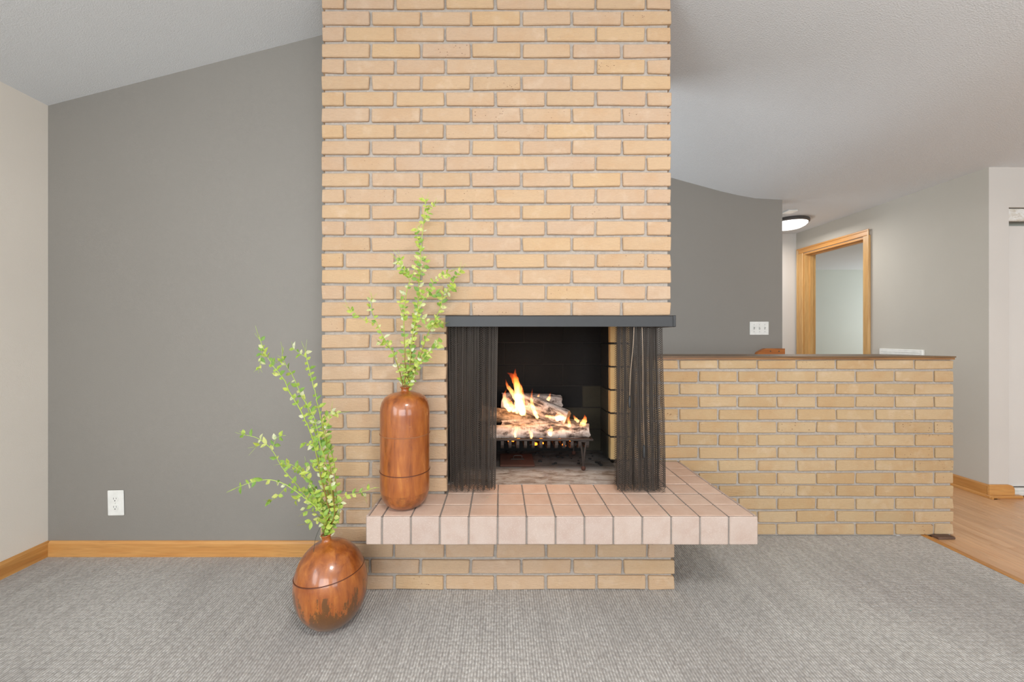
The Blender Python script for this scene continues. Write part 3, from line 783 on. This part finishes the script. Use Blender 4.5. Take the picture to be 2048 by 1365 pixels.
flame([(1031, 876), (1030, 866), (1034, 858), (1033, 848)], .007, 2.05, 13)
flame([(1062, 878), (1063, 870), (1059, 862), (1061, 855)], .007, 2.05, 14)
flame([(1102, 872), (1099, 864), (1103, 858), (1100, 850)], .010, 2.05, 15)
flame([(1112, 842), (1118, 836), (1124, 838), (1128, 830)], .011, 2.07, 16)
flame([(1090, 832), (1100, 834), (1110, 832), (1118, 824)], .007, 2.10, 17)
eb = MB()
for k in range(46):
    c = at(R.uniform(985, 1165), R.uniform(888, 893), R.uniform(2.08, 2.28)); c.z = GZ-.05+R.uniform(.003, .012)
    s_ = R.uniform(.004, .009); eb.cbox(c.x-s_, c.y-s_, c.z-s_*.6, c.x+s_, c.y+s_, c.z+s_*.6, s_*.35, R.random() < .35, s_*.2)
tag(eb.build('embers', [M['soot_joint'], M['ember']]), 'small embers and charcoal crumbs lying on the grate bars', 'embers', kind='stuff')
for (p, e_) in (((.10, 2.02, .74), 1.2), ((.33, 2.03, .68), .6)):
    l = bpy.data.lights.new('fire_glow', 'POINT'); l.energy = e_; l.color = (1, .55, .25); l.shadow_soft_size = .05
    o = bpy.data.objects.new('fire_glow', l); C.objects.link(o); o.location = p
# ash-pit cover and charred chunks under the grate
ap = empty('ash_pit_cover', (.09, 2.2, HZ), 'rusty brown ash pit plate on the firebox floor under the grate', 'plate')
rel(MB().cbox(.00, 2.10, HZ+.0005, .185, 2.30, HZ+.012, .002).build('plate', M['rust'], ap), ap)
rel(MB().cbox(.06, 2.185, HZ+.0125, .135, 2.205, HZ+.018, .002).tube(cat_spline([(.075, 2.195, HZ+.018), (.08, 2.195, HZ+.032), (.118, 2.195, HZ+.032), (.122, 2.195, HZ+.018)], 4), .003, 6).build('lift_handle', M['iron'], ap), ap)
rb_ = MB()
for k in range(60):
    X_ = R.uniform(-.15, .55); Y_ = R.uniform(2.12, 2.37)
    if -.02 < X_ < .20 and Y_ < 2.32: continue
    s_ = R.uniform(.003, .011); rb_.cbox(X_-s_, Y_-s_*.8, HZ+.0002, X_+s_, Y_+s_*.8, HZ+s_, s_*.3, 0, s_*.2)
tag(rb_.build('charcoal_crumbs', M['soot']), 'black charcoal crumbs scattered on the firebox floor', 'charcoal', kind='stuff')

# ------------------------------------------------------------------ vases
VT = Vector((-.391, 1.628, HZ))
vt = empty('tall_vase', VT, 'tall brown cylindrical vase standing on the tiled hearth', 'vase')
r = .1
pr = [(.03, .002), (.05, .0), (.058, .004), (.078, .018), (.092, .04), (.099, .07), (.1005, .11), (.1, .15), (.1, .25), (.1005, .38), (.099, .405), (.093, .428), (.081, .447), (.062, .459), (.040, .465), (.024, .468),
      (.0165, .472), (.0155, .479), (.018, .485), (.021, .487), (.020, .489), (.014, .487), (.013, .46)]
MB().lathe(pr, 56).build('body', M['vase_tall'], vt, True)
def ring(r_, z_, t_, n=56, tilt=0):
    mb = MB(); prf = [(r_-t_*.5, z_-t_), (r_+t_*.5, z_-t_*.4), (r_+t_*.5, z_+t_*.4), (r_-t_*.5, z_+t_)]
    vs = [(a*math.cos(2*math.pi*k/n), a*math.sin(2*math.pi*k/n), b) for a, b in prf for k in range(n)]
    fs_ = [(i*n+k, i*n+(k+1) % n, ((i+1) % 4)*n+(k+1) % n, ((i+1) % 4)*n+k) for i in range(4) for k in range(n)]
    mb.add(vs, fs_); return mb
ring(.1008, .300, .0022).build('seam', M['seam'], vt, True)
ring(.1008, .150, .0022).build('seam', M['seam_dark'], vt, True)

VR = Vector((-.637, 1.530, 0))
vr = empty('round_vase', VR, 'squat egg-shaped brown vase with flaking glaze standing on the carpet', 'vase')
tl = Matrix.Rotation(math.radians(-7), 4, 'Y') @ Matrix.Rotation(math.radians(-2), 4, 'X')
Hh = .162
def rv(z): # radius of the egg at height z above its foot
    t = (z-Hh)/Hh; return .134*math.sqrt(max(0, 1-abs(t)**2.15))*(1-.03*t)
pr = [(.035, .004)]+[(rv(z), z) for z in [.008, .018, .03, .05, .075, .1, .125, .15, .175, .2, .225, .25, .27, .288, .3, .31]]
pr += [(.030, .3165), (.019, .322), (.0165, .330), (.0175, .340), (.021, .344), (.020, .347), (.013, .345), (.012, .32)]
MB().lathe(pr, 56, Matrix.Translation((0, 0, .001)) @ tl).build('body', M['vase_round'], vr, True)
mb = ring(rv(.215)+.0006, .0, .0025)
o = mb.build('seam', M['seam_dark'], vr, True); o.matrix_local = tl @ Matrix.Translation((0, 0, .214)) @ Matrix.Rotation(math.radians(1), 4, 'Y')

# ------------------------------------------------------------------ leafy branches
leaf_me = []
def make_leaf(L, W, fold, curl):
    prof_ = [(0, 0), (.18, .6), (.42, 1), (.68, .8), (.88, .35), (1, 0)]
    vs = []; fs_ = []
    for t, w_ in prof_:
        x_ = t*L; z_ = -curl*L*t*t
        vs += [(x_, 0, z_), (x_, w_*W/2, z_+fold*w_*W), (x_, -w_*W/2, z_+fold*w_*W)]
    for i in range(5):
        a, b = 3*i, 3*i+3
        fs_ += [(a, b, b+1, a+1), (a, a+2, b+2, b)]
    me = mesh('leaf', vs, fs_, True); me.materials.append(M['leaf']); return me
for (L, W, fo, cu) in ((.030, .018, .2, .2), (.026, .020, .12, .35), (.034, .016, .25, .1), (.022, .015, .1, .1), (.028, .019, -.15, .3)):
    leaf_me.append(make_leaf(L, W, fo, cu))
def branch(label, group, root, paths, Z0, dz, dens, seed, wisps=2, ymax=1.71):
    rr = random.Random(seed)
    br = empty('leafy_branch', root, label, 'branch', group)
    mb = MB(); leaves = []
    for (pts, r0) in paths:
        n = len(pts); w3 = []
        for i, q in enumerate(pts):
            Z = Z0+dz*(i/(n-1)); Z = min(Z, ymax)
            w3.append(at(q[0], q[1], Z) if not isinstance(q, Vector) else q)
        sp = cat_spline(w3, 7)
        sp = [p+Vector((rr.uniform(-1, 1), rr.uniform(-1, 1), 0))*.0012 if 1 < i < len(sp)-1 else p for i, p in enumerate(sp)]
        m = len(sp); mb.tube(sp, [max(.0008, 1.2*r0*(1-.7*i/(m-1))) for i in range(m)], 6)
        Ltot = sum((sp[i+1]-sp[i]).length for i in range(m-1)); acc = 0; nxt = .05 if r0 > .002 else .012
        for i in range(m-1):
            acc += (sp[i+1]-sp[i]).length
            if acc > nxt and acc > (.10 if r0 > .002 else .0):
                nxt = acc+rr.uniform(.6, 1.3)/(dens*1.5)
                t = (sp[i+1]-sp[i]).normalized()
                for sgn in ((1, -1) if rr.random() < .6 else (rr.choice((1, -1)),)):
                    side_ = t.cross(Vector((0, -1, 0))).normalized()*sgn
                    d = (t*rr.uniform(.2, .9)+side_*rr.uniform(.5, 1)+Vector((0, rr.uniform(-.7, .4), rr.uniform(-.25, .2)))).normalized()
                    leaves.append((sp[i].copy(), d, rr.uniform(.55, 1.0)))
        tip = sp[-1]; td = (sp[-1]-sp[-4]).normalized()
        for q in range(wisps):
            e0 = sp[-1-rr.randrange(0, 3)]; dd = (td+Vector((rr.uniform(-.6, .6), rr.uniform(-.3, .2), rr.uniform(-.3, .4)))).normalized()
            l_ = rr.uniform(.02, .045); sd = Vector((rr.uniform(-.3, .3), 0, rr.uniform(-.2, .3)))
            mb.tube([e0, e0+dd*l_*.5+sd*.006, e0+dd*l_+sd*.02], [.0008, .0006, .0003], 4)
    st = mb.build('stem', M['stem'], br, True); st.location = -br.location
    for p, d, s in leaves:
        stalk = p+d*.006
        me = rr.choice(leaf_me); o = bpy.data.objects.new('leaf', me); C.objects.link(o); o.parent = br
        nrm = Vector((rr.uniform(-.6, .6), -1, rr.uniform(-.2, .9))); x_ = d
        y_ = nrm.cross(x_).normalized(); z_ = x_.cross(y_).normalized()
        mt = Matrix((x_, y_, z_)).transposed().to_4x4(); mt.translation = p-Vector(br.location)
        if p.y > ymax-.02: mt.translation.y -= .01
        o.matrix_local = mt @ Matrix.Scale(s, 4)
    return br
c1 = lambda *q: [(460+a/3.25, 380+b/3.25) for a, b in q]
c2 = lambda *q: [(460+a/2.624, 760+b/2.624) for a, b in q]
G1 = 'leafy branches in the tall vase'; G2 = 'leafy branches in the round vase'
nk = VT+Vector((0, 0, .475))
zt = VT.y
rt = [VT+Vector((0, 0, .465)), ]
def root_t(dx): return [VT+Vector((dx*.3, 0, .40)), VT+Vector((dx, 0, .487))]
def root_r(dx): return [VR+tl @ Vector((dx*.3, 0, .26)), VR+tl @ Vector((dx, 0, .345))]
branch('tallest upright green branch in the tall vase', G1, nk, [
    (root_t(.004)+c1((1160, 1200), (1190, 1000), (1215, 800), (1230, 600), (1245, 350), (1262, 180), (1272, 60)), .0026),
    (c1((1225, 700), (1300, 640), (1330, 590), (1400, 545), (1435, 530)), .0012),
    (c1((1262, 200), (1300, 140), (1325, 100)), .001), (c1((1240, 420), (1215, 300), (1225, 240)), .001),
    (c1((1232, 560), (1265, 480), (1270, 450)), .001)], zt, .02, 44, 11, 4)
branch('upright branch left of the tallest one in the tall vase, forked near its top', G1, nk, [
    (root_t(-.002)+c1((1140, 1200), (1135, 1000), (1130, 850), (1150, 660), (1185, 560), (1225, 450)), .0025),
    (c1((1165, 590), (1155, 550), (1110, 500), (1075, 440)), .0011), (c1((1150, 570), (1130, 500), (1105, 440)), .001),
    (c1((1132, 850), (1105, 760), (1110, 700)), .001)], zt, -.03, 46, 12, 2)
branch('branch leaning far left out of the tall vase', G1, nk, [
    (root_t(-.008)+c1((1100, 1180), (1060, 1060), (1010, 980), (950, 860), (915, 760), (925, 710)), .0023),
    (c1((945, 868), (880, 850), (830, 815), (775, 770)), .0012), (c1((1040, 1030), (1000, 1000), (965, 985)), .001)], zt, -.05, 36, 13, 3)
branch('branch leaning right out of the tall vase towards the hood', G1, nk, [
    (root_t(.008)+c1((1190, 1200), (1240, 1080), (1275, 960), (1330, 850), (1370, 760), (1390, 680), (1440, 620), (1470, 560), (1495, 530)), .0023),
    (c1((1400, 670), (1440, 650), (1470, 640)), .001), (c1((1310, 880), (1350, 870), (1380, 870)), .001)], zt, .06, 38, 14, 3)
branch('branch in the tall vase arching right at mid height', G1, nk, [
    (root_t(.005)+c1((1165, 1180), (1180, 1000), (1205, 860), (1250, 720), (1310, 690), (1350, 670)), .0022),
    (c1((1200, 870), (1240, 840), (1290, 860), (1310, 880)), .0012)], zt, -.02, 44, 15, 2)
branch('short low branch at the right of the tall vase neck', G1, nk, [
    (root_t(.010)+c1((1200, 1190), (1240, 1120), (1290, 1060), (1340, 1020), (1385, 985)), .0018),
    (c1((1230, 1140), (1260, 1080), (1290, 1110)), .001), (c1((1170, 1240), (1150, 1180), (1130, 1150)), .001)], zt, -.05, 44, 16, 1)

nr = VR+tl @ Vector((0, 0, .345))
zr = VR.y
branch('long branch of the round vase reaching highest at the far left', G2, nr, [
    (root_r(-.006)+c2((520, 700), (470, 480), (430, 300), (370, 160), (310, 60))+[(567, 758), (543, 728), (528, 700), (518, 675)], .0026),
    ([(536, 715), (525, 700), (521, 722), (519, 735)], .0009), ([(543, 728), (560, 722), (566, 706)], .0009)], zr, -.06, 34, 21, 3)
branch('long branch of the round vase beside the leftmost tall one', G2, nr, [
    (root_r(-.003)+c2((530, 700), (490, 480), (440, 250), (400, 130))+[(601, 789), (585, 752), (572, 730), (565, 715)], .0024)], zr, .0, 34, 22, 2)
branch('long upright branch of the round vase close to the chimney corner', G2, nr, [
    (root_r(.002)+c2((545, 680), (520, 420), (480, 220), (455, 110))+[(632, 792), (621, 750), (613, 716), (610, 700)], .0024),
    ([(613, 716), (598, 706), (586, 696)], .001)], zr, .03, 34, 23, 2)
branch('bottom branch of the round vase stretching level to the far left', G2, nr, [
    (root_r(-.009)+c2((505, 740), (440, 660), (350, 590), (280, 545), (200, 525), (110, 540), (40, 565)), .0022),
    (c2((300, 560), (240, 620), (200, 640)), .0009)], zr, -.09, 30, 24, 2)
branch('branch of the round vase arching left with drooping pale leaves', G2, nr, [
    (root_r(-.008)+c2((500, 710), (430, 650), (350, 550), (280, 470), (220, 370), (150, 310), (60, 285)), .0022),
    (c2((220, 370), (240, 310), (270, 295)), .001), (c2((200, 350), (170, 340), (140, 350)), .0009)], zr, -.03, 32, 25, 2)
branch('bushy middle branch of the round vase', G2, nr, [
    (root_r(-.002)+c2((530, 720), (480, 620), (400, 510), (330, 450), (280, 440)), .002),
    (c2((470, 600), (430, 590), (390, 600), (340, 640)), .001), (c2((500, 660), (440, 640), (380, 690)), .001)], zr, .04, 40, 26, 1)
branch('thickly leaved upright branch in the centre of the round vase', G2, nr, [
    (root_r(.001)+c2((548, 720), (535, 600), (505, 450), (470, 320), (445, 210), (400, 120)), .0024),
    (c2((505, 450), (450, 430), (410, 455)), .001), (c2((480, 350), (430, 340), (390, 330)), .001)], zr, -.04, 40, 31, 1)
branch('branch of the round vase leaning left behind the bushy middle one', G2, nr, [
    (root_r(-.005)+c2((525, 740), (480, 660), (430, 560), (390, 500), (330, 470)), .0022),
    (c2((430, 560), (400, 590), (350, 575)), .001), (c2((470, 640), (500, 600), (520, 560)), .001)], zr, .06, 40, 32, 1)
branch('branch of the round vase bending right in front of the chimney bricks', G2, nr, [
    (root_r(.006)+c2((560, 700), (555, 580), (545, 430), (510, 300), (490, 230), (530, 175), (575, 175)), .0022),
    (c2((535, 400), (500, 330), (470, 290)), .001), (c2((500, 270), (525, 190), (535, 140)), .001)], zr, .05, 36, 27, 1)
branch('short low sprig at the right of the round vase neck', G2, nr, [
    (root_r(.009)+c2((570, 730), (575, 660), (610, 610), (690, 590), (765, 565)), .0016),
    (c2((690, 590), (710, 620)), .0008)], zr, .02, 22, 28, 1)
branch('short sprig low at the left of the round vase neck', G2, nr, [
    (root_r(-.010)+c2((500, 770), (450, 740), (400, 760)), .0014), (c2((490, 740), (430, 690), (380, 700)), .0012), (c2((520, 760), (490, 680), (440, 600), (400, 440)), .0014)], zr, -.06, 34, 29, 1)
gw = tag(MB().tube(cat_spline([root_r(-.011)[0], root_r(-.011)[1], at(*c2((480, 770))[0], 1.50), at(*c2((450, 830))[0], 1.49), at(*c2((436, 920))[0], 1.49)], 6), .0008, 5).build('grass_blade', M['wire']),
         'thin dark grass blade drooping over the round vase shoulder', 'grass blade')

# ------------------------------------------------------------------ wall fittings
oc = at(233, 1006, YG)
ot = empty('wall_outlet', (oc.x, YG, oc.z), 'white duplex outlet low on the dark grey accent wall', 'outlet')
MB().cbox(-.041, -.006, -.064, .041, -.0005, .064, .003).build('cover_plate', M['white'], ot)
for dz in (.021, -.021):
    mb = MB().prism([(.0165*math.cos(q)*1.0, dz+max(-.0135, min(.0135, .0175*math.sin(q)))) for q in [2*math.pi*k/24 for k in range(24)]], -.0085, -.006)
    rc = mb.build('receptacle', M['white'], ot)
    MB().box(-.008, -.0088, dz-.001, -.006, -.0084, dz+.008).box(.006, -.0088, dz, .008, -.0084, dz+.0075).prism([(.003*math.cos(k), dz-.008+.003*math.sin(k)) for k in range(7)], -.0088, -.0084).build('slots', M['slot'], rc)
MB().prism([(.0025*math.cos(k*.7), .0025*math.sin(k*.7)) for k in range(9)], -.0072, -.0061).build('screw', M['screw'], ot)
ot.rotation_euler.y = math.radians(-1.2)
YS = 3.40; sc_ = at(1518, 657, YS)
sw = empty('light_switch', (sc_.x, YS, sc_.z), 'white triple toggle switch plate on the far grey wall', 'switch')
MB().cbox(-.081, -.006, -.057, .081, -.0005, .057, .003).build('cover_plate', M['white'], sw)
for k, dx in enumerate((-.046, 0, .046)):
    MB().box(dx-.0055, -.0072, -.012, dx+.0055, -.0061, .012).add([(dx-.004, -.0073, -.004), (dx+.004, -.0073, -.004), (dx+.004, -.0073, .005), (dx-.004, -.0073, .005), (dx-.003, -.017, .004 if k != 1 else -.008), (dx+.003, -.017, .004 if k != 1 else -.008), (dx+.003, -.016, .009 if k != 1 else -.003), (dx-.003, -.016, .009 if k != 1 else -.003)],
        [(0, 1, 5, 4), (1, 2, 6, 5), (2, 3, 7, 6), (3, 0, 4, 7), (4, 5, 6, 7)], 0).build('toggle', M['screw'], sw)
    for s_ in (-1, 1):
        MB().prism([(dx+.0022*math.cos(q*.8), s_*.03+.0022*math.sin(q*.8)) for q in range(8)], -.0070, -.0061).build('screw', M['slot'], sw)
# wooden bracket above the half wall
YK = 3.36; a = at(1515, 711, YK); b = at(1570, 697.5, YK)
prf = [(a.x, a.z-.25), (b.x, a.z-.25), (b.x, b.z), (a.x+.07, b.z), (a.x+.045, b.z-.012), (a.x+.03, b.z-.02), (a.x+.012, b.z-.03), (a.x, b.z-.045)]
hr = empty('stair_rail_end', (b.x, YK, a.z-.25), 'reddish oak stair rail end peeking above the half wall', 'stair rail')
rel(MB().prism(prf, YK, YK+.038).build('rail_end', M['red_wood'], hr), hr)
for q in (1541, 1558):
    c = at(q, 703, YK); MB().prism([(c.x+.005*math.cos(k*.7), c.z+.005*math.sin(k*.7)) for k in range(9)], YK-.0015, YK-.0002).build('screw', M['slot'], hr).location = -hr.location
# white cover on the hall wall
wc = empty('wall_grille', (XR, 3.33, .93), 'white rectangular return-air cover on the beige hall wall behind the half wall', 'vent')
rel(MB().cbox(XR-.022, 3.15, .86, XR-.0005, 3.51, 1.008, .004).build('frame', M['white'], wc), wc)
for k in range(8):
    z0 = .875+k*.015; rel(MB().cbox(XR-.026, 3.17, z0, XR-.0222, 3.49, z0+.009, .001).build('slat', M['white'], wc), wc)
# hall ceiling lamp
HL = (2.925, 4.0, ZC)
hl = empty('ceiling_lamp', HL, 'lit flush ceiling lamp with a dark rim in the hall', 'ceiling lamp')
MB().lathe([(.10, 0), (.165, -.001), (.172, -.012), (.172, -.03), (.165, -.034), (.158, -.0345)], 40).build('rim', M['dark_rim'], hl, True, 40)
MB().lathe([(.157, -.035), (.155, -.045), (.14, -.062), (.11, -.078), (.06, -.088), (.02, -.09)], 40).build('glass_shade', M['lamp_glass'], hl, True)
sd = empty('smoke_alarm', (2.715, 3.70, ZC), 'small pale square alarm on the hall ceiling beside the lamp', 'smoke alarm')
MB().cbox(-.045, -.045, -.013, .045, .045, -.001, .004).build('housing', M['white'], sd)
